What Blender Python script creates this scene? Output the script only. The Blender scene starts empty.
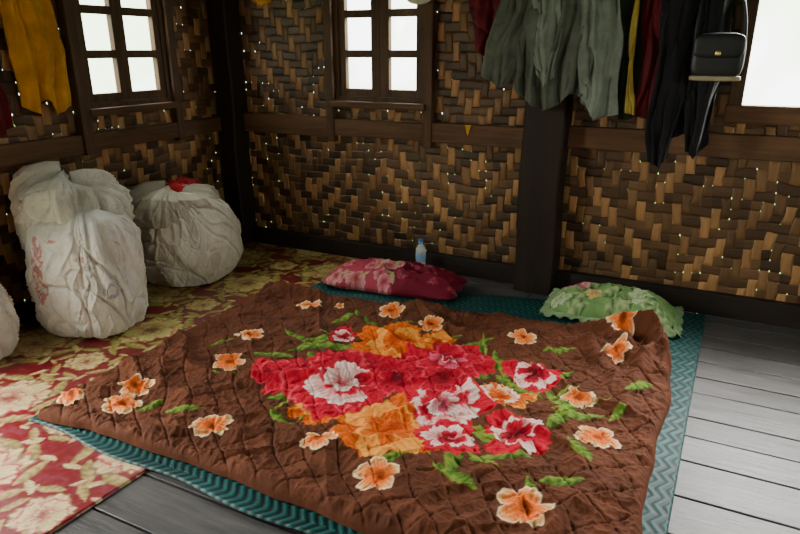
import bpy, math, random
import numpy as np
from mathutils import Vector, Matrix
random.seed(7); rng=np.random.RandomState(7)
SC=bpy.context.scene; COL=bpy.context.collection

# ------------------------------------------------------------ helpers
class NT:
    def __init__(s,name):
        s.m=bpy.data.materials.new(name); s.m.use_nodes=True; s.t=s.m.node_tree; s.t.nodes.clear()
        s.out=s.t.nodes.new("ShaderNodeOutputMaterial")
    def n(s,typ,**kw):
        x=s.t.nodes.new(typ)
        for k,v in kw.items(): setattr(x,k,v)
        return x
    def l(s,a,b): s.t.links.new(a,b)
    def setin(s,sock,v):
        if v is None: return
        if hasattr(v,'is_output') or isinstance(v,bpy.types.NodeSocket): s.l(v,sock)
        else: sock.default_value=v
    def M(s,op,a,b=None,c=None,clamp=False):
        x=s.n("ShaderNodeMath",operation=op); x.use_clamp=clamp
        s.setin(x.inputs[0],a); s.setin(x.inputs[1],b)
        if c is not None: s.setin(x.inputs[2],c)
        return x.outputs[0]
    def mix(s,f,a,b,mode='MIX'):
        x=s.n("ShaderNodeMix",data_type='RGBA',blend_type=mode)
        s.setin(x.inputs[0],f)
        for k,v in ((6,a),(7,b)):
            if isinstance(v,tuple): x.inputs[k].default_value=(*v[:3],1)
            else: s.l(v,x.inputs[k])
        return x.outputs[2]
    def vec(s,x,y,z=0.0):
        c=s.n("ShaderNodeCombineXYZ"); s.setin(c.inputs[0],x); s.setin(c.inputs[1],y); s.setin(c.inputs[2],z); return c.outputs[0]
    def noise(s,vec,scale,detail=3,rough=.55):
        x=s.n("ShaderNodeTexNoise"); x.inputs['Scale'].default_value=scale; x.inputs['Detail'].default_value=detail; x.inputs['Roughness'].default_value=rough
        if vec is not None: s.l(vec,x.inputs['Vector'])
        return x.outputs['Fac']
    def white(s,vec):
        x=s.n("ShaderNodeTexWhiteNoise",noise_dimensions='3D'); s.l(vec,x.inputs['Vector']); return x.outputs['Value']
    def ramp(s,f,stops):
        x=s.n("ShaderNodeValToRGB"); s.l(f,x.inputs[0]); e=x.color_ramp.elements
        while len(e)<len(stops): e.new(.5)
        for k,(p,c) in enumerate(stops): e[k].position=p; e[k].color=(*c[:3],1)
        return x.outputs[0]
    def bsdf(s,color,rough=.7,spec=.3,height=None,bstr=.4,bdist=.01,**kw):
        b=s.n("ShaderNodeBsdfPrincipled")
        if isinstance(color,tuple): b.inputs['Base Color'].default_value=(*color[:3],1)
        else: s.l(color,b.inputs['Base Color'])
        s.setin(b.inputs['Roughness'],rough); b.inputs['Specular IOR Level'].default_value=spec
        if height is not None:
            u=s.n("ShaderNodeBump"); u.inputs['Strength'].default_value=bstr; u.inputs['Distance'].default_value=bdist
            s.l(height,u.inputs['Height']); s.l(u.outputs[0],b.inputs['Normal'])
        for k,v in kw.items(): b.inputs[k.replace('_',' ')].default_value=v
        s.l(b.outputs[0],s.out.inputs[0]); return b

def obj_from(name,verts,faces,mat=None,smooth=False,uv=None):
    me=bpy.data.meshes.new(name); me.from_pydata([tuple(v) for v in verts],[],faces)
    if mat: me.materials.append(mat)
    if smooth: me.shade_smooth()
    me.update()
    o=bpy.data.objects.new(name,me); COL.objects.link(o)
    if uv is not None:
        L=me.uv_layers.new(name="UVMap")
        for lp in me.loops: L.data[lp.index].uv=uv[lp.vertex_index]
    return o
def grid_mesh(name,P,mat=None,col=None,wrap=False,smooth=True):
    ny,nx=P.shape[:2]; me=bpy.data.meshes.new(name)
    idx=np.arange(ny*nx).reshape(ny,nx)
    if wrap: idx=np.concatenate([idx,idx[:,:1]],1)
    a=idx[:-1,:-1].ravel();b=idx[:-1,1:].ravel();c=idx[1:,1:].ravel();d=idx[1:,:-1].ravel()
    q=np.stack([a,b,c,d],1).astype(np.int32); nf=len(q)
    me.vertices.add(ny*nx); me.vertices.foreach_set("co",P.reshape(-1).astype(np.float32))
    me.loops.add(nf*4); me.loops.foreach_set("vertex_index",q.ravel())
    me.polygons.add(nf); me.polygons.foreach_set("loop_start",np.arange(0,nf*4,4,dtype=np.int32))
    me.update(calc_edges=True); me.validate()
    if smooth: me.shade_smooth()
    if col is not None:
        at=me.color_attributes.new("Col",'FLOAT_COLOR','POINT')
        cc=np.ones((ny*nx,4),np.float32); cc[:,:3]=col.reshape(-1,3); at.data.foreach_set("color",cc.ravel())
    if mat: me.materials.append(mat)
    o=bpy.data.objects.new(name,me); COL.objects.link(o); return o
class Boxes:
    def __init__(s): s.v=[];s.f=[]
    def box(s,x0,x1,y0,y1,z0,z1):
        n=len(s.v); s.v+=[(x0,y0,z0),(x1,y0,z0),(x1,y1,z0),(x0,y1,z0),(x0,y0,z1),(x1,y0,z1),(x1,y1,z1),(x0,y1,z1)]
        s.f+=[tuple(n+k for k in q) for q in ((0,3,2,1),(4,5,6,7),(0,1,5,4),(1,2,6,5),(2,3,7,6),(3,0,4,7))]
    def make(s,name,mat,bevel=.004,tf=None):
        v=[tf(*p) for p in s.v] if tf else s.v
        o=obj_from(name,v,s.f,mat)
        if tf:
            import bmesh; bm=bmesh.new(); bm.from_mesh(o.data); bmesh.ops.recalc_face_normals(bm,faces=bm.faces); bm.to_mesh(o.data); bm.free()
        if bevel:
            b=o.modifiers.new("bev",'BEVEL'); b.width=bevel; b.segments=2; b.limit_method='ANGLE'
        return o
def empty(name,loc=(0,0,0)):
    e=bpy.data.objects.new(name,None); e.location=loc; e.empty_display_size=.05; COL.objects.link(e); return e
def parent(ch,p):
    ch.parent=p; ch.matrix_parent_inverse=Matrix.Translation(p.location).inverted()
def lathe(name,prof,mat,loc,seg=32):
    v=[];f=[]
    for r,z in prof:
        for k in range(seg):
            a=2*math.pi*k/seg; v.append((loc[0]+r*math.cos(a),loc[1]+r*math.sin(a),loc[2]+z))
    for i in range(len(prof)-1):
        for k in range(seg):
            k2=(k+1)%seg; f.append((i*seg+k,i*seg+k2,(i+1)*seg+k2,(i+1)*seg+k))
    return obj_from(name,v,f,mat,True)
def tube(name,pts,r,mat,cyc=False):
    c=bpy.data.curves.new(name,'CURVE'); c.dimensions='3D'; c.bevel_depth=r; c.bevel_resolution=3
    s=c.splines.new('NURBS'); s.points.add(len(pts)-1)
    for k,p in enumerate(pts): s.points[k].co=(*p,1)
    s.order_u=3; s.use_endpoint_u=True; s.use_cyclic_u=cyc; c.materials.append(mat)
    o=bpy.data.objects.new(name,c); COL.objects.link(o); return o

TAB=rng.rand(256,256)
def vn(x,y,seed=0):
    x=np.asarray(x)+seed*17.3; y=np.asarray(y)+seed*9.7
    xi=np.floor(x).astype(int); yi=np.floor(y).astype(int); fx=x-xi; fy=y-yi
    fx=fx*fx*fx*(fx*(fx*6-15)+10); fy=fy*fy*fy*(fy*(fy*6-15)+10)
    g=lambda a,b:TAB[a&255,b&255]
    return (g(xi,yi)*(1-fx)+g(xi+1,yi)*fx)*(1-fy)+(g(xi,yi+1)*(1-fx)+g(xi+1,yi+1)*fx)*fy
def fbm(x,y,seed=0,o=4):
    s=0;a=.5
    for k in range(o): s=s+a*vn(x*2**k,y*2**k,seed+k); a*=.5
    return s
def ridge(x,y,seed=0,o=3):
    s=0;a=.6
    for k in range(o): s=s+a*(1-np.abs(2*vn(x*1.9**k,y*1.9**k,seed+k)-1))**2; a*=.5
    return s

# ------------------------------------------------------------ painter
def C(*a): return np.array(a,float)
class Paint:
    def __init__(s,X,Y,base): s.X=X;s.Y=Y;s.C=base
    def _sub(s,cx,cy,r): return np.nonzero((np.abs(s.X-cx)<r)&(np.abs(s.Y-cy)<r))
    def petal(s,cx,cy,ang,L,W,base,tip,rim=None,p=1.3,off=0.,sc=.16):
        I=s._sub(cx,cy,(L+off)*1.3+W*.3)
        if len(I[0])==0: return
        dx=s.X[I]-cx; dy=s.Y[I]-cy; ca,sa=math.cos(ang),math.sin(ang)
        l=dx*ca+dy*sa-off; w=-dx*sa+dy*ca
        q=((l-L*.5)/(L*.5))**2+(w/(W*.5*np.clip(.55+.6*l/L,.2,2)))**2
        q=q+sc*np.sin(w/W*18+cx*91)*np.clip(l/L,0,1)
        m=np.clip((1-q)*8,0,1)[:,None]
        st=.22*np.sin(w/W*34+cy*50)
        t=np.clip(np.clip(l/L,0,1)**p+st*np.clip(l/L,0,1),0,1)[:,None]
        c=base*(1-t)+tip*t
        if rim is not None:
            e=np.clip((q-.62)*6,0,1)[:,None]*np.clip(l/L*1.6-.3,0,1)[:,None]; c=c*(1-e)+rim*e
        s.C[I]=s.C[I]*(1-m)+c*m
    def leaf(s,cx,cy,ang,L,W,c1,c2):
        I=s._sub(cx,cy,L)
        if len(I[0])==0: return
        dx=s.X[I]-cx; dy=s.Y[I]-cy; ca,sa=math.cos(ang),math.sin(ang)
        l=dx*ca+dy*sa; w=-dx*sa+dy*ca; w=w-.25*W*np.sin(l/L*3)
        hw=W*.5*np.clip(1-(2*l/L)**2,0,1)*(1-.3*l/L)+1e-6
        m=np.clip((1-np.abs(w)/hw)*3,0,1)*(np.abs(l)<L/2)
        t=np.clip(.5+w/hw*.5+.25*np.sin((l/L*10+np.abs(w)/hw)*3),0,1)[:,None]; c=c1*(1-t)+c2*t
        m=m[:,None]; s.C[I]=s.C[I]*(1-m)+c*m
    def disc(s,cx,cy,r,c,soft=4):
        I=s._sub(cx,cy,r*1.3); q=np.hypot(s.X[I]-cx,s.Y[I]-cy)/r; m=np.clip((1-q)*soft,0,1)[:,None]; s.C[I]=s.C[I]*(1-m)+c*m
    def peony(s,cx,cy,R,sets,seed=0,rings=((1,10),(.8,8),(.58,7),(.38,5),(.2,4))):
        r=random.Random(seed)
        for k,(rk,n) in enumerate(rings):
            b,t,rim=sets[k%len(sets)]; a0=r.random()*6
            for j in range(n):
                a=a0+2*math.pi*j/n+r.uniform(-.25,.25); L=R*rk*r.uniform(.72,1.18)
                s.petal(cx+r.uniform(-.08,.08)*R,cy+r.uniform(-.08,.08)*R,a,L,L*r.uniform(.55,.85)*(7./n if n<7 else 1),b,t,rim)
    def small(s,cx,cy,R,seed=0,inner=C(.80,.13,.005),outer=C(.95,.66,.27),mid=C(.20,.03,.005)):
        a0=seed*1.7
        for j in range(5):
            s.petal(cx,cy,a0+j*1.2566,R,R*.86,inner,outer,C(.95,.80,.50),p=3.0,sc=.08)
        s.disc(cx,cy,R*.28,inner*.5); s.disc(cx,cy,R*.15,mid)

# ------------------------------------------------------------ materials
def wood(name,c1,c2,rough=.6,spec=.3,sc=(1,1,1),bstr=.35,island=False):
    t=NT(name); tc=t.n("ShaderNodeTexCoord"); mp=t.n("ShaderNodeMapping"); mp.inputs['Scale'].default_value=sc; t.l(tc.outputs['Object'],mp.inputs[0])
    v=mp.outputs[0]
    g=t.noise(v,14,6,.65); g2=t.noise(v,3,3,.5)
    f=t.M('ADD',t.M('MULTIPLY',g,.65),t.M('MULTIPLY',g2,.45))
    col=t.ramp(f,[(.3,c1),(.75,c2)])
    if island:
        ge=t.n("ShaderNodeNewGeometry"); k=t.M('MULTIPLY_ADD',ge.outputs['Random Per Island'],.8,.55)
        k=t.M('MULTIPLY',k,t.M('MULTIPLY_ADD',t.noise(tc.outputs['Object'],2.5,5,.6),1.6,.2))
        cc=t.n("ShaderNodeCombineColor"); 
        for q in range(3): t.l(k,cc.inputs[q])
        col=t.mix(1.0,col,cc.outputs[0],'MULTIPLY')
    rr=t.M('MULTIPLY_ADD',g,.3,rough-.15)
    t.bsdf(col,rr,spec,f,bstr,.006); return t.m
WX=wood("timber_x",(.038,.019,.009),(.18,.09,.042),.62,.25,(.25,4,4))
WY=wood("timber_y",(.035,.017,.008),(.16,.08,.036),.62,.25,(4,.25,4))
WZ=wood("timber_z",(.03,.016,.009),(.13,.068,.033),.62,.25,(4,4,.25))
WD=wood("timber_dark",(.007,.005,.0035),(.034,.020,.012),.6,.25,(4,4,.3))
WDX=wood("timber_dark_x",(.008,.006,.005),(.030,.020,.015),.6,.3,(.3,4,4))
WF=wood("floor_planks",(.020,.018,.017),(.105,.098,.095),.42,.40,(.35,5,5),.7,True)

def weave(name,s,vc,hc,hole=.12,per=9.):
    t=NT(name); tc=t.n("ShaderNodeTexCoord"); se=t.n("ShaderNodeSeparateXYZ"); t.l(tc.outputs['UV'],se.inputs[0])
    u0,v0=se.outputs[0],se.outputs[1]
    wob=t.M('MULTIPLY',t.M('SUBTRACT',t.noise(tc.outputs['UV'],1.6,2),.5),.09)
    wob2=t.M('MULTIPLY',t.M('SUBTRACT',t.noise(tc.outputs['UV'],8,2),.5),.028)
    wob=t.M('ADD',wob,wob2)
    U=t.M('DIVIDE',t.M('ADD',u0,wob),s); V=t.M('DIVIDE',t.M('SUBTRACT',v0,wob),s*1.12)
    i=t.M('FLOOR',U); j=t.M('FLOOR',V); fu=t.M('FRACT',U); fv=t.M('FRACT',V)
    zig=t.M('PINGPONG',i,per); jz=t.M('ADD',j,zig)
    k=t.M('FLOORED_MODULO',jz,4.0); over=t.M('LESS_THAN',k,1.5)
    fid=t.M('FLOOR',t.M('DIVIDE',jz,4.0))
    rv=t.white(t.vec(i,fid,1.0)); rh=t.white(t.vec(j,t.M('FLOOR',t.M('DIVIDE',i,2.0)),5.0)); rs=t.white(t.vec(i,0.5,9.0))
    gv=t.noise(t.vec(t.M('MULTIPLY',u0,70),t.M('MULTIPLY',v0,5)),1,3); gh=t.noise(t.vec(t.M('MULTIPLY',u0,5),t.M('MULTIPLY',v0,70)),1,3)
    def sc(c,f):
        cc=t.n("ShaderNodeCombineColor")
        for q in range(3): t.l(f,cc.inputs[q])
        return t.mix(1.0,c,cc.outputs[0],'MULTIPLY')
    bv=t.M('MULTIPLY',t.M('ADD',t.M('MULTIPLY_ADD',rv,1.05,.1),t.M('MULTIPLY',rs,.45)),t.M('MULTIPLY_ADD',gv,.8,.6))
    bh=t.M('MULTIPLY',t.M('MULTIPLY_ADD',rh,1.1,.4),t.M('MULTIPLY_ADD',gh,.8,.6))
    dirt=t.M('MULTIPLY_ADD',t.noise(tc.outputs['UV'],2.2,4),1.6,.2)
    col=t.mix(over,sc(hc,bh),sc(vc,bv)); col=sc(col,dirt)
    e=lambda f,p:t.M('SUBTRACT',1.0,t.M('POWER',t.M('ABSOLUTE',t.M('MULTIPLY_ADD',f,2.0,-1.0)),p))
    pf=t.M('MULTIPLY',t.M('ADD',k,fv),.5)
    hv=t.M('MULTIPLY',e(fu,5.),e(pf,4.)); hh=t.M('MULTIPLY',e(fv,5.),.55)
    hm=t.n("ShaderNodeMix",data_type='FLOAT'); t.l(over,hm.inputs[0]); t.l(hh,hm.inputs[2]); t.l(hv,hm.inputs[3])
    H=t.M('ADD',hm.outputs[0],t.M('MULTIPLY',t.M('ADD',gv,gh),.08))
    b=t.bsdf(col,.45,.4,H,.9,.012)
    cu=t.M('SUBTRACT',fu,t.M('ROUND',fu)); cv=t.M('SUBTRACT',fv,t.M('ROUND',fv))
    rr=t.white(t.vec(t.M('ROUND',U),t.M('ROUND',V),3.0))
    d=t.M('SQRT',t.M('ADD',t.M('POWER',t.M('ABSOLUTE',cu),2.0),t.M('MULTIPLY',t.M('POWER',t.M('ABSOLUTE',cv),2.0),.3)))
    rad=t.M('MULTIPLY_ADD',t.M('FRACT',t.M('MULTIPLY',rr,37.)),.05,.012)
    dens=t.M('MULTIPLY',t.M('GREATER_THAN',t.noise(tc.outputs['UV'],1.1,2),.48),hole*2)
    hole_=t.M('MULTIPLY',t.M('LESS_THAN',d,rad),t.M('LESS_THAN',rr,t.M('ADD',dens,hole*.3)))
    tr=t.n("ShaderNodeBsdfTransparent"); tr.inputs[0].default_value=(.52,.57,.62,1)
    mx=t.n("ShaderNodeMixShader"); t.l(hole_,mx.inputs[0]); t.l(b.outputs[0],mx.inputs[1]); t.l(tr.outputs[0],mx.inputs[2])
    t.l(mx.outputs[0],t.out.inputs[0]); return t.m
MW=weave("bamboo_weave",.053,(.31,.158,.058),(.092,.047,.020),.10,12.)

def attr_mat(name,rough=.8,spec=.2,nscale=150,bstr=.25,sheen=0.):
    t=NT(name); a=t.n("ShaderNodeAttribute",attribute_name="Col"); tc=t.n("ShaderNodeTexCoord")
    h=t.noise(tc.outputs['Object'],nscale,3); col=a.outputs['Color']
    v=t.ramp(t.noise(tc.outputs['Object'],nscale*.5,3),[(.3,(.78,.78,.78)),(.7,(1,1,1))]); col=t.mix(1.0,col,v,'MULTIPLY')
    t.bsdf(col,rough,spec,h,bstr,.003,Sheen_Weight=sheen); return t.m
def cloth_mat(name,c,rough=.85,sheen=.1,nscale=120):
    t=NT(name); tc=t.n("ShaderNodeTexCoord"); f=t.noise(tc.outputs['Object'],9,4)
    col=t.ramp(f,[(.3,tuple(x*.7 for x in c)),(.7,tuple(min(1,x*1.2) for x in c))])
    t.bsdf(col,rough,.2,t.noise(tc.outputs['Object'],nscale,2),.25,.002,Sheen_Weight=sheen); return t.m
def plain(name,c,rough=.5,spec=.4,**kw):
    t=NT(name); tc=t.n("ShaderNodeTexCoord"); f=t.noise(tc.outputs['Object'],30,3)
    t.bsdf(t.ramp(f,[(.3,tuple(x*.85 for x in c)),(.7,c)]),rough,spec,f,.1,.002,**kw); return t.m
def glass_pane():
    t=NT("window_glass"); a=t.n("ShaderNodeBsdfTransparent"); a.inputs[0].default_value=(.95,.97,.95,1); g=t.n("ShaderNodeBsdfGlossy"); g.inputs['Roughness'].default_value=.05
    m=t.n("ShaderNodeMixShader"); m.inputs[0].default_value=.05; t.l(a.outputs[0],m.inputs[1]); t.l(g.outputs[0],m.inputs[2]); t.l(m.outputs[0],t.out.inputs[0]); return t.m
MG=glass_pane()

# ------------------------------------------------------------ room shell
XL,XR,YB,YF,ZC=-3.6,2.3,4.12,-1.6,2.7
def wall(name,axis,pos,a0,a1,z0,z1,holes,mat):
    xs=sorted({a0,a1}|{h[0] for h in holes}|{h[1] for h in holes}); zs=sorted({z0,z1}|{h[2] for h in holes}|{h[3] for h in holes})
    v=[];f=[];uv=[]
    for i in range(len(xs)-1):
        for j in range(len(zs)-1):
            cx=(xs[i]+xs[i+1])/2; cz=(zs[j]+zs[j+1])/2
            if any(h[0]<cx<h[1] and h[2]<cz<h[3] for h in holes): continue
            n=len(v)
            for (a,z) in ((xs[i],zs[j]),(xs[i+1],zs[j]),(xs[i+1],zs[j+1]),(xs[i],zs[j+1])):
                v.append((pos,a,z) if axis=='x' else (a,pos,z)); uv.append((a+20,z+20))
            f.append((n,n+1,n+2,n+3))
    return obj_from(name,v,f,mat,uv=uv)
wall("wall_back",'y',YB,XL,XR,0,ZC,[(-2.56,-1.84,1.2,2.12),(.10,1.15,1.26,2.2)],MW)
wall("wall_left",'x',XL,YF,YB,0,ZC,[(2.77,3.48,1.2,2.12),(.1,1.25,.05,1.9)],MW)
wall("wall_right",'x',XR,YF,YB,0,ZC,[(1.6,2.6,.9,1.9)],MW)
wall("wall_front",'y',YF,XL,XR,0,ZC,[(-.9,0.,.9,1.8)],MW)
cb=Boxes()
for k in range(30):
    y=YF+k*.2; 
    if y<YB: cb.box(XL,XR,y,min(y+.195,YB),ZC,ZC+.03)
cb.make("ceiling",WDX,0)
fb=Boxes(); y=YF; r=random.Random(3)
while y<YB-.01:
    w=min(r.choice([.17,.19,.22,.24]),YB-y); x=XL-r.random()*1.5
    while x<XR:
        L=r.uniform(1.4,2.6); h=r.uniform(-.0015,.0015)
        x0=max(x,XL); x1=min(x+L-.006,XR)
        if x1>x0+.01: fb.box(x0,x1,y+.0045,y+w-.0045,-.03,h)
        x+=L
    y+=w
fb.make("floor",WF,.003)
sb=Boxes(); sb.box(XL-.1,XR+.1,YF-.1,YB+.1,-.1,-.035); sb.make("subfloor_light_block",WDX,0)  # solid dark slab added below planks, stops outside light glowing through the gaps

n_tr=[0]
def trim(mat,*b,bevel=.006):
    n_tr[0]+=1; q=Boxes()
    for x in b: q.box(*x)
    return q.make("trim_%d"%n_tr[0],mat,bevel)
trim(WX,(-3.42,-2.63,YB-.05,YB,.93,1.075)); trim(WX,(-2.57,-1.84,YB-.05,YB,.945,1.065)); trim(WX,(-1.78,-1.1,YB-.05,YB,.94,1.075))
trim(WX,(-.84,XR,YB-.05,YB,.965,1.10))
trim(WX,(.02,XR,YB-.045,YB+.02,1.16,1.26))
trim(WZ,(-2.63,-2.565,YB-.06,YB,.90,ZC)); trim(WZ,(-1.84,-1.775,YB-.06,YB,.90,ZC))
trim(WZ,(.03,.10,YB-.06,YB+.03,1.26,ZC)); trim(WZ,(1.15,1.22,YB-.06,YB+.03,1.26,ZC)); trim(WX,(.10,1.15,YB-.06,YB+.03,2.2,2.27))
trim(WY,(XL,XL+.05,2.77-.08,3.95,.94,1.05)); trim(WY,(XL,XL+.05,1.3,2.69,.93,1.05))
trim(WZ,(XL,XL+.06,3.485,3.55,.92,ZC)); trim(WZ,(XL,XL+.07,2.69,2.765,.92,ZC)); trim(WZ,(XL,XL+.08,1.25,1.33,0,ZC))
q=Boxes(); q.box(-3.42,-1.1,YB-.06,YB,0,.13); q.box(-.84,XR,YB-.06,YB,0,.14); q.make("baseboard_back",WDX,.005)
q=Boxes(); q.box(XL,XL+.05,1.33,3.95,0,.12); q.make("baseboard_left",WDX,.005)
def post(name,x0,x1,y0,y1,z1):
    n=14; v=[];f=[]
    for i in range(n+1):
        z=z1*i/n; dx=.006*math.sin(i*1.3); dy=.005*math.cos(i*.9); e=.012
        for (a,b) in ((x0+e,y0),(x1-e,y0),(x1,y0+e),(x1,y1),(x0,y1),(x0,y0+e)): v.append((a+dx,min(b+dy,y1),z))
    for i in range(n):
        for k in range(6):
            k2=(k+1)%6; f.append((i*6+k,i*6+k2,(i+1)*6+k2,(i+1)*6+k))
    f.append(tuple(range(5,-1,-1))); f.append(tuple(n*6+k for k in range(6)))
    return obj_from(name,v,f,WD)
post("wooden_post",-1.10,-.84,3.94,YB,ZC)
post("wooden_post",XL,-3.42,3.95,YB,ZC)

def window(name,axis,pos,a0,a1,z0,z1,cols,rows):
    inn=-1 if axis=='y' else 1
    tf=(lambda a,d,z:(a,pos+inn*d,z)) if axis=='y' else (lambda a,d,z:(pos+inn*d,a,z))
    cx=(a0+a1)/2; E=empty(name,tf(cx,0,z0)); W=WZ
    q=Boxes(); q.box(a0,a0+.03,-.05,.03,z0,z1); q.box(a1-.03,a1,-.05,.03,z0,z1); q.box(a0+.03,a1-.03,-.05,.03,z1-.03,z1); q.box(a0+.03,a1-.03,-.05,.03,z0,z0+.03)
    parent(q.make("frame",W,.003,tf),E)
    q=Boxes(); q.box(a0-.02,a1+.02,.0,.09,z0-.045,z0); parent(q.make("sill",WX if axis=='y' else WY,.006,tf),E)
    mids=(cols[0][1]+cols[1][0])/2
    for si,(c0,c1,e0,e1) in enumerate(((cols[0][0],cols[0][1],a0+.032,mids-.002),(cols[1][0],cols[1][1],mids+.002,a1-.032))):
        q=Boxes(); zb=z0+.032; zt=z1-.032; d0,d1=-.03,.015
        q.box(e0,c0,d0,d1,zb,zt); q.box(c1,e1,d0,d1,zb,zt); prev=zb
        for (r0,r1) in rows: q.box(c0,c1,d0+.003,d1-.003,prev,r0); prev=r1
        q.box(c0,c1,d0+.003,d1-.003,prev,zt)
        s=q.make("sash_%d"%(si+1),W,.003,tf); parent(s,E)
        v=[tf(c0-.005,-.008,zb),tf(c1+.005,-.008,zb),tf(c1+.005,-.008,zt),tf(c0-.005,-.008,zt)]
        parent(obj_from("pane_%d"%(si+1),v,[(0,1,2,3)],MG),E)
    return E
rows=[(1.285,1.50),(1.55,1.765),(1.815,2.03)]
window("window_1",'x',XL,2.77,3.48,1.2,2.12,((2.845,3.06),(3.155,3.40)),rows)
window("window_2",'y',YB,-2.56,-1.84,1.2,2.12,((-2.475,-2.265),(-2.125,-1.915)),rows)

# ------------------------------------------------------------ rug
TS=.86; n=172; tx,ty=np.meshgrid((np.arange(n)+.5)/n*TS,(np.arange(n)+.5)/n*TS)
mar=C(.19,.008,.018); cream=C(.74,.58,.31); oliv=C(.20,.15,.04); rose=C(.42,.025,.045); tan_=C(.42,.30,.12)
base=np.zeros((n,n,3))+mar
base+= (vn(tx*60,ty*60)[...,None]-.5)*.05
P=Paint(tx,ty,base)
def wrapdo(fn):
    for ox in (-TS,0,TS):
        for oy in (-TS,0,TS): fn(ox,oy)
rr=random.Random(5)
for (x,y,R) in ((.22,.22,.29),(.65,.64,.29),(.66,.2,.2),(.2,.65,.2)):
    nl=9 if R>.25 else 7
    for k in range(nl):
        a=2*math.pi*k/nl+x*9; L=R*.60
        wrapdo(lambda ox,oy:P.leaf(x+ox+R*.74*math.cos(a),y+oy+R*.74*math.sin(a),a+.9,L,L*.38,oliv,tan_*1.3))
        wrapdo(lambda ox,oy:P.leaf(x+ox+R*.88*math.cos(a+.35),y+oy+R*.88*math.sin(a+.35),a-.7,L*.55,L*.22,tan_,cream))
for (x,y,R,sd) in ((.22,.22,.205,1),(.65,.64,.205,2),(.66,.2,.11,3),(.2,.65,.11,4)):
    wrapdo(lambda ox,oy:P.peony(x+ox,y+oy,R,[(rose,cream,tan_*.5),(tan_,cream,rose),(rose*.8,cream,None),(mar,cream*1.05,rose)],sd,((1,9),(.78,8),(.56,6),(.34,5))))
for k in range(30):
    x,y=rr.random()*TS,rr.random()*TS; wrapdo(lambda ox,oy:P.disc(x+ox,y+oy,.010,tan_ if k%3 else rose*1.5))
tile=np.clip(P.C,.004,1)
nx,ny=320,660
S,T=np.meshgrid(np.linspace(0,1,nx),np.linspace(0,1,ny))
ya=-.1+T*(4.05+.1); xr_=-1.90+.075*(ya); xl_=np.where(ya>3.93,-3.40,-3.545); xa=xl_+S*(xr_-xl_)
ti=((xa/TS)%1*n).astype(int)%n; tj=((ya/TS)%1*n).astype(int)%n
fade=.85+.3*fbm(xa*3,ya*3)
rc=tile[tj,ti]*fade[...,None]; k_=np.clip((ya-1.5)/.8,0,1)[...,None]; rc=rc*(1-k_)+rc*C(.92,1.10,.70)*k_
zz=.007+.007*fbm(xa*2.5,ya*2.5,3,2)
edge=np.minimum.reduce([S*(xr_-xl_),(1-S)*(xr_-xl_),T*4.1,(1-T)*4.1]); zz=np.where(edge<.003,.0022,zz)
grid_mesh("floral_rug",np.stack([xa,ya,zz],-1),attr_mat("rug_fabric",.36,.5,220,.25),rc)

# ------------------------------------------------------------ teal mat
def bil(A,B,Cc,D,S,T):
    A,B,Cc,D=[np.array(q) for q in (A,B,Cc,D)]
    return ((1-S)*(1-T))[...,None]*A+(S*(1-T))[...,None]*B+(S*T)[...,None]*Cc+((1-S)*T)[...,None]*D
nx,ny=460,460; S,T=np.meshgrid(np.linspace(0,1,nx),np.linspace(0,1,ny))
Q=bil((-2.53,1.42),(.03,1.36),(.10,4.02),(-2.33,3.50),S,T)
Q[...,1]+=.012*np.sin(S*23)*(T<.02)
u=S*2.5; w=T*2.4
zg=np.abs(((w/.09)%1)*2-1)*.035
ph=(u+zg)/.038; st=.5+.5*np.sin(ph*2*np.pi); st=np.clip((st-.35)*3,0,1)
rib=.5+.5*np.sin(w/.012*2*np.pi)
mc=C(.003,.022,.025)*(1-st[...,None])+C(.008,.11,.098)*st[...,None]
mc=mc*(.6+.8*fbm(u*5,w*5)[...,None])*(.8+.2*rib[...,None])
mz=.0165+.003*st+.008*fbm(u*3,w*3,9,2)
ed=np.minimum.reduce([S,1-S,T,1-T]); mz=np.where(ed<.002,.0125,mz)
grid_mesh("sleeping_mat",np.stack([Q[...,0],Q[...,1],mz],-1),attr_mat("mat_weave",.55,.3,300,.4),mc)

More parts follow.
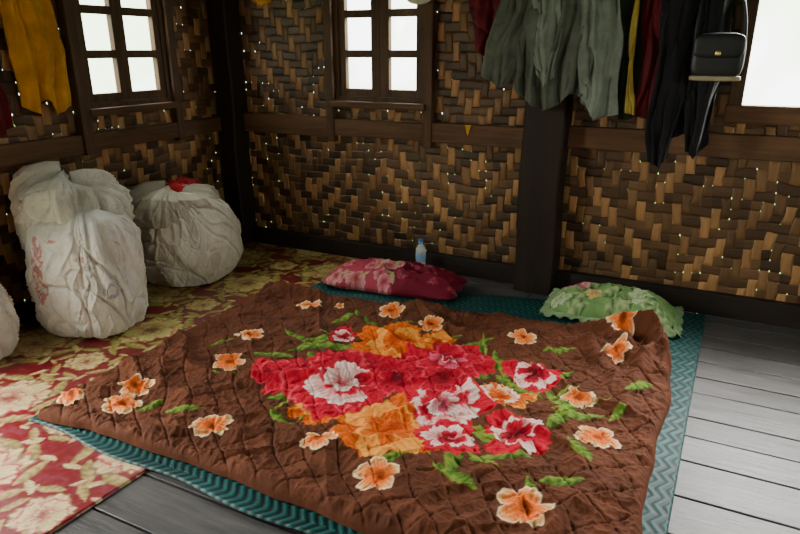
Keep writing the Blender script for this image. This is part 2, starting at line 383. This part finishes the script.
# ------------------------------------------------------------ quilt
nx,ny=680,540; S,T=np.meshgrid(np.linspace(0,1,nx),np.linspace(0,1,ny))
Q=bil((-2.48,1.45),(-.03,1.50),(-.01,3.43),(-2.50,3.10),S,T); X,Y=Q[...,0].copy(),Q[...,1].copy()
br=C(.118,.036,.015)
base=np.zeros((ny,nx,3))+br; base*=(.62+.76*fbm(X*14,Y*14,4))[...,None]
WXo=(fbm(X*9,Y*9,101,3)-.45)*.035; WYo=(fbm(X*9,Y*9,107,3)-.45)*.035
P=Paint(X+WXo,Y+WYo,base)
G1,G2=C(.03,.10,.010),C(.22,.33,.04)
crim=C(.64,.005,.032); pink=C(.85,.12,.21); wht=C(.95,.80,.72); org=C(.84,.16,.004); dor=C(.38,.026,.003); yel=C(.90,.42,.07); dk=C(.10,.001,.008)
LV=[(-1.76,2.48,.9,.26,.10),(-1.66,2.50,.3,.3,.09),(-1.57,2.02,.4,.2,.10),(-1.27,2.02,.2,.24,.11),(-1.76,2.84,.8,.2,.08),(-1.60,2.85,2.2,.22,.09),(-1.9,2.55,2.6,.2,.06),
(-.85,2.58,1.0,.3,.12),(-.80,2.72,1.9,.3,.09),(-.56,1.99,.4,.26,.09),(-.42,2.36,1.2,.24,.10),(-.67,1.79,2.6,.22,.09),(-.32,1.93,.2,.17,.07),(-1.9,1.72,.4,.17,.08),
(-2.06,1.68,1.2,.14,.07),(-.57,3.01,.4,.17,.08),(-.45,2.5,2.2,.26,.08),(-.35,2.42,.3,.22,.08),(-1.2,2.75,1.8,.3,.1),(-1.15,2.9,.3,.16,.06),(-.2,2.5,1.,.16,.07),
(-1.6,2.32,2.4,.32,.10),(-1.86,2.3,.1,.22,.08),(-.98,2.9,.6,.2,.07),(-.72,1.93,1.5,.3,.09),(-.5,2.75,.9,.22,.07),(-.3,2.15,2.,.2,.08),(-1.1,2.15,.9,.34,.12),(-1.18,2.42,1.3,.3,.12),
(-1.95,2.05,.5,.13,.06),(-1.45,2.9,.4,.2,.08),(-.92,1.78,.7,.16,.07),(-.15,2.75,.7,.18,.07),(-1.5,1.85,2.8,.2,.06),(-.40,1.84,2.,.14,.06),(-2.2,2.3,.8,.12,.05),(-1.75,2.95,2.,.2,.05),
(-1.58,2.5,.1,.34,.09),(-1.5,2.6,.5,.3,.08),(-1.72,2.6,.5,.3,.07),(-.72,2.3,.7,.3,.09),(-.66,2.55,-.5,.28,.09),(-1.3,2.12,-.4,.3,.1),(-.95,2.8,1.4,.24,.08)]
for q in LV: P.leaf(q[0],q[1],q[2],q[3],q[4]*.8,G1,G2)
for k in range(34):
    a=random.uniform(0,6.28); rr_=random.uniform(.45,.75); P.leaf(-1.05+rr_*1.1*math.cos(a),2.4+rr_*.75*math.sin(a),a+.5,random.uniform(.14,.24),.022,G2*.9,G2)
OR=[(dor,org,None),(org,yel,None),(dor,org,yel),(dor,org,None)]
P.peony(-1.36,2.70,.23,OR,3,((1,8),(.8,7),(.55,6),(.3,4))); P.peony(-1.03,1.97,.25,OR,5,((1,10),(.78,9),(.55,7),(.3,5)))
P.peony(-1.38,1.99,.12,OR,6,((1,7),(.7,6),(.4,4))); P.peony(-.71,2.44,.15,[(dor,org,yel),(org,wht,None),(dor,org,yel)],8,((1,7),(.7,6),(.45,5)))
P.peony(-1.18,2.83,.12,OR,9,((1,6),(.7,5),(.4,4)))
lr=C(.82,.06,.10)
R1=[(dk,crim,None),(crim*.35,crim,lr),(dk,crim,None),(crim*.4,pink,None),(dk,crim,wht)]
R2=[(crim*.6,crim,None),(crim,wht,None),(dk,crim,lr),(crim*.5,wht,None),(dk,pink,None)]
R3=[(crim*.7,crim,None),(crim,wht,None),(dk,crim,None),(crim,wht,None)]
P.peony(-1.73,2.15,.15,R1,11,((1,9),(.75,8),(.5,6)))
P.peony(-1.13,2.48,.19,R1,12,((1,10),(.8,8),(.55,7)))
P.peony(-1.42,2.24,.31,R1,13,((1,14),(.85,12),(.7,10))); P.peony(-1.40,2.22,.20,R2,31,((1,11),(.8,9),(.62,7),(.4,5)))
P.peony(-1.20,2.35,.14,R1,21,((1,9),(.75,8),(.5,6)))
P.peony(-1.03,2.62,.22,R1,14,((1,12),(.8,10),(.6,8),(.4,6),(.2,4))); P.peony(-.90,2.25,.21,R2,15,((1,11),(.8,9),(.6,8),(.4,6),(.2,4))); P.peony(-.79,2.04,.14,R3,16,((1,8),(.75,7),(.5,6)))
P.peony(-.62,2.69,.14,R3,17,((1,8),(.75,7),(.5,6))); P.peony(-.56,2.17,.15,R3,18,((1,8),(.75,7),(.5,6))); P.peony(-1.66,2.66,.10,R3,19,((1,6),(.75,5),(.5,4)))
P.peony(-.98,2.42,.14,R1,22,((1,8),(.7,6)))
for k,(x,y,R) in enumerate([(-2.06,2.92,.085),(-1.57,3.05,.08),(-1.28,2.97,.075),(-2.12,2.43,.085),(-2.02,2.15,.085),(-.77,3.03,.08),(-.30,3.06,.085),(-.30,3.33,.085),(-2.23,1.75,.085),(-2.41,1.57,.06),
    (-2.17,1.62,.085),(-1.70,1.67,.09),(-1.23,1.77,.08),(-.93,1.68,.09),(-.25,2.29,.095),(-.40,1.76,.10),(-.38,2.56,.08),(-1.9,3.0,.03),(-.12,1.65,.08)]):
    P.small(x,y,R,k)
dx_=S*2.45; dy_=T*1.9
dw=.25*fbm(X*2.2,Y*2.2,21,2)
h1=fbm(X*2.6,Y*2.6,31,2)*.055
h2=ridge(X*4+dw*8,Y*3.4+dw*5,41,2)*.026
h3=ridge(X*15+dw*10,Y*13,51,3)*.014
h4=ridge(X*38,Y*34,61,2)*.007
rt=np.clip((S-.45)/.5,0,1); dir_=X*5.0-(Y-1.5)*2.2+dw*4
h6=rt*.035*np.clip(ridge(dir_,Y*.8,77,1)*1.6-.3,0,1)
sharp=lambda r:np.clip(r/.6,0,1)**3
h7=.034*sharp(ridge(X*1.1+Y*2.2+dw*2,Y*2.0-X*1.3,123,1))+.020*sharp(ridge(X*2.1-Y*3.2+dw*3,Y*1.5+X*2.3,131,1))
# quilting stitches: diagonal stitched grooves
qd=.15
g1=np.abs((((X+Y+.02*np.sin(Y*20))/qd)%1)-.5)*qd; g2=np.abs((((X-Y+.02*np.sin(X*20))/qd)%1)-.5)*qd
hq=-.007*(np.exp(-((.5*qd-g1)/.007)**2)+np.exp(-((.5*qd-g2)/.007)**2))
edg=np.minimum.reduce([dx_,2.45-dx_,dy_,1.9-dy_]); r0=.055
rnd=np.sqrt(np.clip(1-(1-np.clip(edg/r0,0,1))**2,0,1))
ee=np.exp(-edg/.10)
h5=ee*.02*ridge(X*6,Y*6,71,2)
gs=lambda cx,cy,sx,sy,a:np.exp(-((((X-cx)*math.cos(a)+(Y-cy)*math.sin(a))/sx)**2+((-(X-cx)*math.sin(a)+(Y-cy)*math.cos(a))/sy)**2))
hf=.12*gs(-.20,3.36,.30,.045,.1)+.13*gs(-.08,3.20,.07,.16,.3)+.09*gs(-.28,3.18,.05,.14,.6)+.06*gs(-.16,2.95,.045,.22,-.15)+.045*gs(-.38,3.0,.04,.2,.5)+.06*gs(-2.2,3.05,.28,.04,.05)+.05*gs(-2.38,2.95,.06,.15,0)+.04*gs(-1.3,3.14,.5,.05,.1)
hf=hf-.045*gs(-.20,3.27,.14,.03,.3)
Z=.030+rnd*(.016+h1*.55+h2+h3+h4+h5+h6+h7+hf+hq)
X2=X+(fbm(X*3,Y*3,81,2)-.4)*.08*ee+.006*(vn(X*14,Y*14,5)-.5)*ee; Y2=Y+(fbm(X*3,Y*3,91,2)-.4)*.08*ee+.006*(vn(X*13,Y*13,6)-.5)*ee
cw=gs(-.0,3.43,.20,.22,0); X2=X2-.08*cw; Y2=Y2-.08*cw
grid_mesh("floral_quilt",np.stack([X2,Y2,Z],-1),attr_mat("quilt_fabric",.85,.16,160,.35,.0),np.clip(P.C,.003,1))

# ------------------------------------------------------------ pillows
def pillow(name,cx,cy,z0,L,W,H,rot,paint,frill=0,frill_mat=None,seed=0):
    n,m=140,90; E=empty(name,(cx,cy,z0))
    A,B=np.meshgrid(np.linspace(-1,1,n),np.linspace(-1,1,m))
    x=A*L/2; y=B*W/2
    bul=(np.clip(1-np.abs(A)**3.0,0,1)**.6)*(np.clip(1-np.abs(B)**2.6,0,1)**.6)
    wr=ridge(A*3+seed,B*2.2,seed+2,2)*.045+fbm(A*8,B*6,seed+5,2)*.015
    c,s_=math.cos(rot),math.sin(rot)
    sidex=1+.03*np.sin(B*9+seed)*np.abs(A)**4; sidey=1+.05*np.sin(A*8+seed)*np.abs(B)**4
    x=x*sidex; y=y*sidey
    Rx=cx+x*c-y*s_; Ry=cy+x*s_+y*c
    col=np.clip(paint(x,y),.003,1)
    mt=attr_mat(name+"_fabric",.75,.25,200,.25,.0)
    zt=z0+.03+bul*(H-.03+wr-.035)+wr*.3*bul; zb=z0+.03-.028*np.clip(bul*3,0,1)
    o=grid_mesh("cover_top",np.stack([Rx,Ry,zt],-1),mt,col); parent(o,E)
    o=grid_mesh("cover_bottom",np.stack([Rx,Ry,zb],-1)[:,::-1],mt,col[:,::-1]); parent(o,E)
    if frill:
        K=520; per=[]
        for k in range(K):
            tt=4*k/K; e=int(tt); u_=(tt-e)*2-1
            per.append([(u_,-1),(1,u_),(-u_,1),(-1,-u_)][e])
        rws=[]
        for j in range(6):
            row=[]
            for k,(a,b) in enumerate(per):
                g=j/5; ph=k/K*2*math.pi*46
                ox=(1+g*frill/(L/2)); oy=(1+g*frill/(W/2))
                px=a*L/2*ox+g*.006*math.sin(ph*1.3); py=b*W/2*oy+g*.006*math.cos(ph*.7)
                row.append((cx+px*c-py*s_,cy+px*s_+py*c,z0+.03-.012*g+g*.011*math.sin(ph)))
            rws.append(row)
        o=grid_mesh("frill",np.array(rws),frill_mat,None,True); sm=o.modifiers.new("s",'SOLIDIFY'); sm.thickness=.0015; parent(o,E)
    return E
def paint_pink(x,y):
    b=np.zeros(x.shape+(3,))+C(.17,.003,.020); m=(x<.02+.04*np.sin(y*20))[...,None]
    b=np.where(m,C(.42,.045,.08),b); p=Paint(x,y,b); r=random.Random(4)
    for k in range(15):
        px,py=r.uniform(-.45,.05),r.uniform(-.2,.2); p.peony(px,py,r.uniform(.04,.075),[(C(.4,.02,.06),C(.70,.36,.34),None),(C(.3,.01,.03),C(.6,.2,.2),None)],k,((1,6),(.6,5)))
        p.leaf(px+.05,py+.03,k,.09,.025,C(.3,.3,.12),C(.5,.45,.2))
    for k in range(10): p.peony(r.uniform(.08,.45),r.uniform(-.2,.2),r.uniform(.03,.05),[(C(.25,.005,.02),C(.5,.06,.12),None),(C(.15,0.01,.02),C(.5,.12,.2),None)],k+30,((1,6),(.6,5)))
    return p.C
def paint_green(x,y):
    b=np.zeros(x.shape+(3,))+C(.17,.31,.10); b=b*(.6+.9*fbm(x*9,y*9,7))[...,None]; p=Paint(x,y,b); r=random.Random(9)
    for k in range(26): p.leaf(r.uniform(-.36,.36),r.uniform(-.2,.2),r.uniform(0,3),.22,.07,C(.03,.12,.03),C(.40,.50,.22))
    for k,(px,py,R,c) in enumerate([(-.22,.05,.09,0),(-.1,-.08,.05,1),(.02,.10,.07,2),(.16,-.02,.07,2),(-.3,-.1,.06,2),(.28,.1,.05,1)]):
        cs=[(C(.45,.01,.10),C(.7,.35,.32)),(C(.55,.25,.03),C(.7,.55,.25)),(C(.2,.35,.10),C(.6,.66,.42))][c]
        p.peony(px,py,R,[(cs[0],cs[1],None),(cs[0]*.7,cs[1],None)],k,((1,7),(.65,6),(.35,4)))
    return p.C
FR=cloth_mat("frill_fabric",(.22,.33,.16))
pillow("pillow",-1.83,3.60,.028,.92,.40,.145,math.radians(7),paint_pink,0,None,1)
pillow("pillow",-.42,3.75,.028,.70,.36,.16,math.radians(2),paint_green,.045,FR,5)

# ------------------------------------------------------------ sacks
def sack(name,cx,cy,prof,ax,ay,rot,lean,seed,marks=None,tint=(.80,.77,.71),amp=1.,topw=1.,pl=1.,up0=.66,mat=None):
    nt,nz=380,260; TH,Tz=np.meshgrid(np.linspace(0,2*np.pi,nt,endpoint=False),np.linspace(0,1,nz))
    pz=np.array([p[1] for p in prof]); pr=np.array([p[0] for p in prof]); pt=np.linspace(0,1,len(prof))
    def sm(a):
        d=np.interp(np.linspace(0,1,nz),pt,a); k=np.hanning(17); k/=k.sum(); e=np.pad(d,8,'edge'); return np.convolve(e,k,'valid')
    r_=sm(pr)[:,None]; z_=sm(pz)[:,None]; H=pz.max(); z0=pz.min()
    ct,st=np.cos(TH),np.sin(TH); e=.72
    sx=np.sign(ct)*np.abs(ct)**e; sy=np.sign(st)*np.abs(st)**e
    cxn=ct*3; cyn=st*3
    warp=fbm(cxn*.6+z_*2,cyn*.6-z_,seed+2,2)
    lump=fbm(cxn*.45+z_*2.2,cyn*.45-z_*2,seed+11,2)-.4
    R_=lambda a,b,s,p:np.clip(ridge(a,b,s,1)/.6,0,1)**p
    cr1=R_(cxn*.55+z_*1.5+warp*1.5,cyn*.55+z_*5+warp,seed,5)
    cr2=R_(cxn*1.1+warp*3,cyn*1.1+z_*6.5,seed+4,5)
    cr3=R_(cxn*1.6-z_*5+warp*2,cyn*1.6+z_*3,seed+6,5)
    cr4=R_(cxn*2.2+z_*6+warp*4,cyn*2.2-z_*9,seed+8,4)
    cr5=R_(cxn*3.1-z_*12+warp*4,cyn*3.1+z_*15,seed+9,3)
    up=np.clip(((z_-z0)/(H-z0)-up0)/(1-up0),0,1)**.7
    pleat=(np.sin(TH*15+4*np.sin(TH*2+seed)+z_*3+warp*5)*.05+np.sin(TH*31+warp*9)*.025)*up*pl
    R=r_*(1+amp*(.34*lump-.12*cr1-.07*cr2+.06*cr3-.03*cr4+.015*cr5)+pleat); R=np.where(Tz<.02,R*.9,R)
    x=R*ax*sx; y=R*ay*sy; z=z_+(.05*np.sin(TH+seed)+.03*np.sin(TH*3+seed)+.02*np.sin(TH*5+2))*up*topw*H/.7
    z=np.clip(z,.012,None)
    c,s_=math.cos(rot),math.sin(rot)
    Px=cx+x*c-y*s_+lean[0]*(z/H)**2; Py=cy+x*s_+y*c+lean[1]*(z/H)**2
    Px=np.maximum(Px,XL+.065)
    col=np.zeros(Px.shape+(3,))+C(*tint); col*=(.82+.34*fbm(cxn*2,cyn*2+z_*6,seed+20))[...,None]
    if marks:
        nz_=fbm(cxn*9,z_*45,seed+33,2)
        for (x0,y0,zc,rr2,cc,asp) in marks:
            d=np.sqrt((Px-x0)**2+(Py-y0)**2+((z-zc)*asp)**2)
            m=((d<rr2)&(nz_>.33)) if rr2>0 else ((d<-rr2)&(d>-rr2-.008))
            m=m[...,None]; col=np.where(m,C(*cc)*.65+col*.35,col)
    return grid_mesh(name,np.stack([Px,Py,z],-1),mat or SACK,np.clip(col,0,.9),True)
def sackmat(name,rough,bs=.4):
    t=NT(name); a_=t.n("ShaderNodeAttribute",attribute_name="Col"); tc=t.n("ShaderNodeTexCoord"); se=t.n("ShaderNodeSeparateXYZ"); t.l(tc.outputs['Object'],se.inputs[0])
    ang=t.M('MULTIPLY',t.M('ADD',se.outputs[0],se.outputs[1]),900.); wv=t.M('MULTIPLY',t.M('SINE',ang),t.M('SINE',t.M('MULTIPLY',se.outputs[2],1100.)))
    n1=t.noise(tc.outputs['Object'],24,5,.6); cr=t.M('ABSOLUTE',t.M('MULTIPLY_ADD',t.noise(tc.outputs['Object'],13,2,.5),2.0,-1.0))
    h=t.M('ADD',t.M('MULTIPLY',wv,.12),t.M('ADD',n1,t.M('MULTIPLY',t.M('POWER',cr,.5),1.2)))
    lv=t.ramp(t.noise(tc.outputs['Object'],14,5,.7),[(.3,(.84,.81,.75)),(.6,(1,1,1))])
    t.bsdf(t.mix(1.0,a_.outputs['Color'],lv,'MULTIPLY'),rough,.5,h,bs,.014); return t.m
SACK=sackmat("woven_poly_sack",.40); FILM=sackmat("plastic_film",.2,.6)
def sackobj(cx,cy,*a,**k):
    E=empty("rice_sack",(cx,cy,0)); parent(sack("bag",cx,cy,*a,**k),E); return E
RD=(.50,.03,.03)
S1=sackobj(-3.13,2.27,[(.10,.012),(.25,.02),(.285,.09),(.295,.22),(.295,.38),(.285,.50),(.265,.59),(.23,.645),(.15,.68),(.03,.69)],1.0,.86,.3,(-.03,.04),3,
  [(-3.20,2.02,.42,.045,RD,.2),(-3.10,2.02,.58,.055,RD,3.),(-2.88,2.20,.30,-.064,(.2,.28,.5),1.),(-2.93,2.1,.49,.06,(.45,.22,.2),3.5),(-2.92,2.1,.44,.05,(.35,.3,.3),4.),(-2.95,2.08,.2,.05,(.4,.35,.32),3.)],amp=.85,topw=.6)
parent(sack("loose_top",-3.31,2.36,[(.20,.38),(.27,.48),(.285,.57),(.285,.66),(.28,.74),(.26,.81),(.20,.855),(.10,.875),(.02,.87)],1.0,1.0,.3,(-.0,.0),17,None,(.74,.72,.62),.9,.8,1.4,.2,FILM),S1)
S2=sackobj(-3.24,3.18,[(.10,.012),(.25,.02),(.29,.10),(.31,.20),(.31,.32),(.29,.42),(.26,.50),(.22,.55),(.12,.58),(.03,.585)],.95,1.2,.05,(-.04,-.04),8,
  [(-2.95,3.1,.2,.05,(.45,.4,.3),.6),(-2.93,2.95,.35,.035,(.35,.1,.1),.4)],(.70,.66,.56),amp=.85,topw=.6)
parent(sack("folded_top",-3.28,3.10,[(.22,.44),(.29,.47),(.30,.52),(.285,.58),(.25,.63),(.15,.66),(.03,.665)],.85,1.12,.05,(0,0),23,None,(.48,.44,.34),.8,.6,1.,.1),S2)
S3=sackobj(-3.36,1.66,[(.08,.012),(.19,.02),(.22,.08),(.23,.2),(.22,.3),(.18,.40),(.10,.47),(.03,.49)],.95,.95,0,(-.03,.02),13)
def rag(name,cx,cy,z,sx,sy,hh,mat,seed):
    A,B=np.meshgrid(np.linspace(-1,1,70),np.linspace(-1,1,60)); R=np.clip(1-(A**2+B**2)*.5,0,1)
    zz=z+hh*R*(.5+1.2*ridge(A*2+seed,B*2,seed,2))-.10*np.clip(A**2+B**2-1,0,1)
    o=grid_mesh(name,np.stack([cx+A*sx*(1+.1*np.sin(B*5+seed)),cy+B*sy*(1+.1*np.sin(A*5)),zz],-1),mat); s=o.modifiers.new("s",'SOLIDIFY'); s.thickness=.004; return o
parent(rag("stuffed_red_cloth",-3.32,3.22,.645,.09,.15,.045,cloth_mat("red_fabric",(.45,.015,.02)),6),S2)

# ------------------------------------------------------------ water bottle
t=NT("pet_plastic"); b=t.n("ShaderNodeBsdfPrincipled"); b.inputs['Base Color'].default_value=(.85,.93,.95,1); b.inputs['Roughness'].default_value=.08; b.inputs['Alpha'].default_value=.45; t.l(b.outputs[0],t.out.inputs[0]); PET=t.m
bx,by,bz=-1.78,3.92,.026; E=empty("water_bottle",(bx,by,bz))
pr=[(0,0),(.028,0),(.035,.006),(.036,.02),(.034,.03),(.036,.04),(.034,.05),(.036,.06),(.036,.075),(.0355,.08),(.0355,.14),(.037,.145),(.037,.165),(.033,.185),(.02,.208),(.0135,.218),(.0135,.225),(.016,.227),(.016,.230),(.0135,.232)]
parent(lathe("bottle_body",pr,PET,(bx,by,bz)),E)
parent(lathe("label",[(.0365,.105),(.0368,.107),(.0368,.143),(.0365,.145)],plain("label_blue",(.25,.45,.75),.4),(bx,by,bz)),E)
parent(lathe("cap",[(.0,.254),(.015,.254),(.0165,.252),(.0165,.234),(.015,.233)],plain("cap_blue",(.05,.30,.75),.35),(bx,by,bz)),E)

# ------------------------------------------------------------ hanging things
def drape(name,xl,xr,zt,zb,yc,folds,amp,mat,seed=0,axis='y',thin=.003):
    n,m=90,70; S,T=np.meshgrid(np.linspace(0,1,n),np.linspace(0,1,m))
    tl=np.linspace(0,1,len(xl)); L=np.interp(T,tl,xl); R=np.interp(T,tl,xr)
    zB=np.interp(S,np.linspace(0,1,len(zb)),zb)
    a=L+(R-L)*S; z=zt-(zt-zB)*T
    ph=S*folds*2*np.pi+1.5*vn(S*3,T*2,seed)*2+seed
    d=amp*(.45+.55*T)*(np.sin(ph)+.4*np.sin(2.3*ph+T*3+seed))+.04*ridge(S*3+T*1.5,T*4,seed,2)+.02*(np.abs(2*S-1)**2)
    a=a+.014*np.sin(T*9+S*5+seed)*T+.02*(vn(T*5,S*2,seed+3)-.5)
    if axis=='y': Pp=np.stack([a,yc-amp*1.5+d,z],-1)
    else: Pp=np.stack([yc+amp*1.5-d,a,z],-1)
    o=grid_mesh(name,Pp,mat); s=o.modifiers.new("s",'SOLIDIFY'); s.thickness=thin; return o
pole=tube("clothes_pole",[(-1.75,4.0,1.98),(-.8,3.9,2.0),(.1,3.99,1.98)],.014,WX)
M_shirt=cloth_mat("shirt_greygreen",(.10,.115,.088)); M_shirt2=cloth_mat("shirt_pale",(.19,.225,.18)); M_mar=cloth_mat("maroon_fabric",(.12,.009,.014)); M_blk=cloth_mat("black_fabric",(.008,.008,.010))
M_dg=cloth_mat("dark_green_fabric",(.035,.045,.035)); M_yel=cloth_mat("yellow_fabric",(.60,.30,.02)); M_pale=cloth_mat("pale_yellow_strap",(.35,.25,.04)); M_wht=cloth_mat("white_fabric",(.7,.68,.62))
zt=2.0
E=empty("maroon_sweater",(-1.33,3.98,zt)); parent(drape("body",[-1.52,-1.50,-1.44],[-1.12,-1.14,-1.18],zt,[1.58,1.50,1.46,1.52],3.98,2.2,.018,M_mar,1),E)
E=empty("grey_shirt",(-.95,3.92,zt))
parent(drape("body",[-1.20,-1.20,-1.17,-1.13],[-.64,-.64,-.68,-.74],zt,[1.32,1.25,1.20,1.24,1.31,1.29],3.88,4.2,.024,M_shirt,2),E)
parent(drape("sleeve_left",[-1.24,-1.26,-1.32,-1.34],[-1.04,-1.04,-1.10,-1.16],zt,[1.40,1.33,1.36],3.86,1.6,.02,M_shirt,3),E)
parent(drape("front_panel",[-1.10,-1.06,-1.02],[-.90,-.88,-.90],zt,[1.42,1.34,1.40],3.84,1.6,.018,M_shirt2,4),E)
parent(drape("sleeve_right",[-.80,-.78,-.76],[-.60,-.55,-.53],zt,[1.26,1.17,1.20],3.86,1.6,.02,M_shirt2,5),E)
E=empty("dark_green_shirt",(-.6,3.98,zt)); parent(drape("body",[-.78,-.76,-.74],[-.36,-.36,-.36],zt,[1.28,1.18,1.16,1.24],3.985,3,.014,M_dg,6),E)
E=empty("yellow_sash",(-.49,3.86,zt)); parent(drape("strip",[-.52,-.505,-.50,-.49],[-.495,-.48,-.475,-.455],zt,[1.22,1.20],3.85,.5,.006,M_pale,7),E)
E=empty("maroon_skirt",(-.37,3.9,zt)); parent(drape("cloth",[-.47,-.45,-.44],[-.25,-.24,-.23],zt,[1.20,1.17,1.22],3.91,2.2,.018,M_mar,8),E)
E=empty("black_jacket",(-.2,3.88,zt))
parent(drape("body",[-.37,-.35,-.35],[-.03,-.03,-.06],zt,[1.05,1.08,1.12,1.06],3.88,3,.02,M_blk,9),E)
parent(drape("sleeve_left",[-.34,-.35,-.35,-.34],[-.20,-.20,-.20,-.23],zt,[.95,.91,.97],3.84,1.2,.016,M_blk,10),E)
parent(drape("sleeve_right",[-.18,-.17,-.15],[-.03,-.02,-.03],zt,[1.02,.98,1.06],3.84,1.2,.016,M_blk,11),E)
E=empty("handbag",(-.06,3.80,1.45)); LB=plain("black_leather",(.012,.012,.013),.45,.4); LC=plain("cream_leather",(.38,.31,.19),.5)
def sup(name,c,r,mat,e=.5):
    U,V=np.meshgrid(np.linspace(0,2*np.pi,48,endpoint=False),np.linspace(-np.pi/2,np.pi/2,28)); f=lambda w,q:np.sign(w)*np.abs(w)**q
    P_=np.stack([c[0]+r[0]*f(np.cos(V),e)*f(np.cos(U),e),c[1]+r[1]*f(np.cos(V),e)*f(np.sin(U),e),c[2]+r[2]*f(np.sin(V),e)],-1); return grid_mesh(name,P_,mat,None,True)
parent(sup("bag_body",(-.055,3.79,1.52),(.125,.045,.115),LB),E); parent(sup("bag_flap",(-.055,3.755,1.57),(.118,.022,.06),LB,.45),E)
parent(sup("bag_base_trim",(-.055,3.79,1.412),(.122,.047,.014),LC,.4),E)
parent(sup("clasp",(-.055,3.728,1.535),(.014,.006,.012),plain("brass",(.6,.45,.15),.3,.5,Metallic=.9),.6),E)
parent(tube("bag_strap",[(-.17,3.79,1.56),(-.18,3.80,1.72),(-.14,3.86,1.92),(-.09,3.93,2.03),(-.04,3.86,1.93),(.05,3.80,1.74),(.06,3.79,1.56)],.008,LB),E)
E=empty("yellow_longyi",(-3.52,2.45,2.1))
parent(drape("cloth",[2.30,2.31,2.33,2.34],[2.60,2.62,2.66,2.64],2.15,[1.25,1.20,1.28,1.18,1.24],-3.555,3,.025,M_yel,12,'x'),E)
parent(tube("hanging_peg",[(-3.6,2.45,2.13),(-3.5,2.45,2.16)],.01,WZ),E)
E=empty("dark_cloth",(-3.52,2.1,2.1)); parent(drape("cloth",[1.95,1.98,2.0],[2.24,2.24,2.25],2.15,[1.12,1.08,1.14],-3.55,2,.02,M_mar,13,'x'),E)
parent(tube("hanging_peg",[(-3.6,2.1,2.13),(-3.5,2.1,2.16)],.01,WZ),E)
E=empty("white_cap",(-1.83,4.0,1.9)); parent(sup("cap_crown",(-1.85,4.0,1.91),(.10,.05,.08),M_wht,.8),E)
E=empty("yellow_cloth",(-3.15,4.08,2.0)); parent(drape("cloth",[-3.33,-3.28],[-3.03,-3.08],2.1,[1.90,1.86,1.90],4.09,2,.012,M_yel,15),E)
v=[(-1.53,4.065,1.075),(-1.485,4.065,1.075),(-1.507,4.06,1.0)]; o=obj_from("yellow_pennant",v,[(0,1,2)],M_yel); s=o.modifiers.new("s",'SOLIDIFY'); s.thickness=.002

# ------------------------------------------------------------ outside & light
gt=NT("grass"); tc=gt.n("ShaderNodeTexCoord"); gt.bsdf(gt.ramp(gt.noise(tc.outputs['Object'],2,5),[(.3,(.15,.3,.05)),(.7,(.4,.5,.2))]),.9,.1)
g=Boxes(); g.box(-30,30,-30,30,-1.6,-1.5); g.make("ground_outside",gt.m,0)
w=bpy.data.worlds.new("World"); SC.world=w; w.use_nodes=True; nt=w.node_tree; bg=nt.nodes['Background']
tc=nt.nodes.new("ShaderNodeTexCoord"); no=nt.nodes.new("ShaderNodeTexNoise"); no.inputs['Scale'].default_value=9; nt.links.new(tc.outputs['Generated'],no.inputs['Vector'])
rp=nt.nodes.new("ShaderNodeValToRGB"); nt.links.new(no.outputs['Fac'],rp.inputs[0]); rp.color_ramp.elements[0].position=.4; rp.color_ramp.elements[0].color=(.74,.88,.60,1); rp.color_ramp.elements[1].position=.6; rp.color_ramp.elements[1].color=(.97,1,1,1)
nt.links.new(rp.outputs[0],bg.inputs[0]); bg.inputs[1].default_value=7.5
def area(name,loc,tgt,sx,sy,pw,col=(1,.985,.95)):
    l=bpy.data.lights.new(name,'AREA'); l.shape='RECTANGLE'; l.size=sx; l.size_y=sy; l.energy=pw; l.color=col
    o=bpy.data.objects.new(name,l); o.location=loc; o.rotation_euler=(Vector(tgt)-Vector(loc)).to_track_quat('-Z','Y').to_euler(); COL.objects.link(o)
area("daylight_left_window",(-4.4,3.1,2.5),(-2.4,3.0,.2),1.2,1.0,140)
area("daylight_back_window",(-2.2,5.0,2.5),(-2.0,3.0,.2),1.2,1.0,115)
area("daylight_right_window",(.7,5.0,2.6),(-.2,2.9,.1),1.2,1.0,390)
area("daylight_left_door",(-4.3,.8,1.4),(-2.3,1.1,0),1.2,1.4,240)
area("daylight_right_window_side",(3.1,2.1,1.9),(-.2,2.4,.1),1.3,1.0,30)

cam=bpy.data.cameras.new("camera"); cam.lens=28.35; cam.sensor_width=36; co=bpy.data.objects.new("camera",cam); COL.objects.link(co)
co.location=(0,0,1.55); co.rotation_euler=(math.radians(90-19.0),0,math.radians(26.4)); SC.camera=co
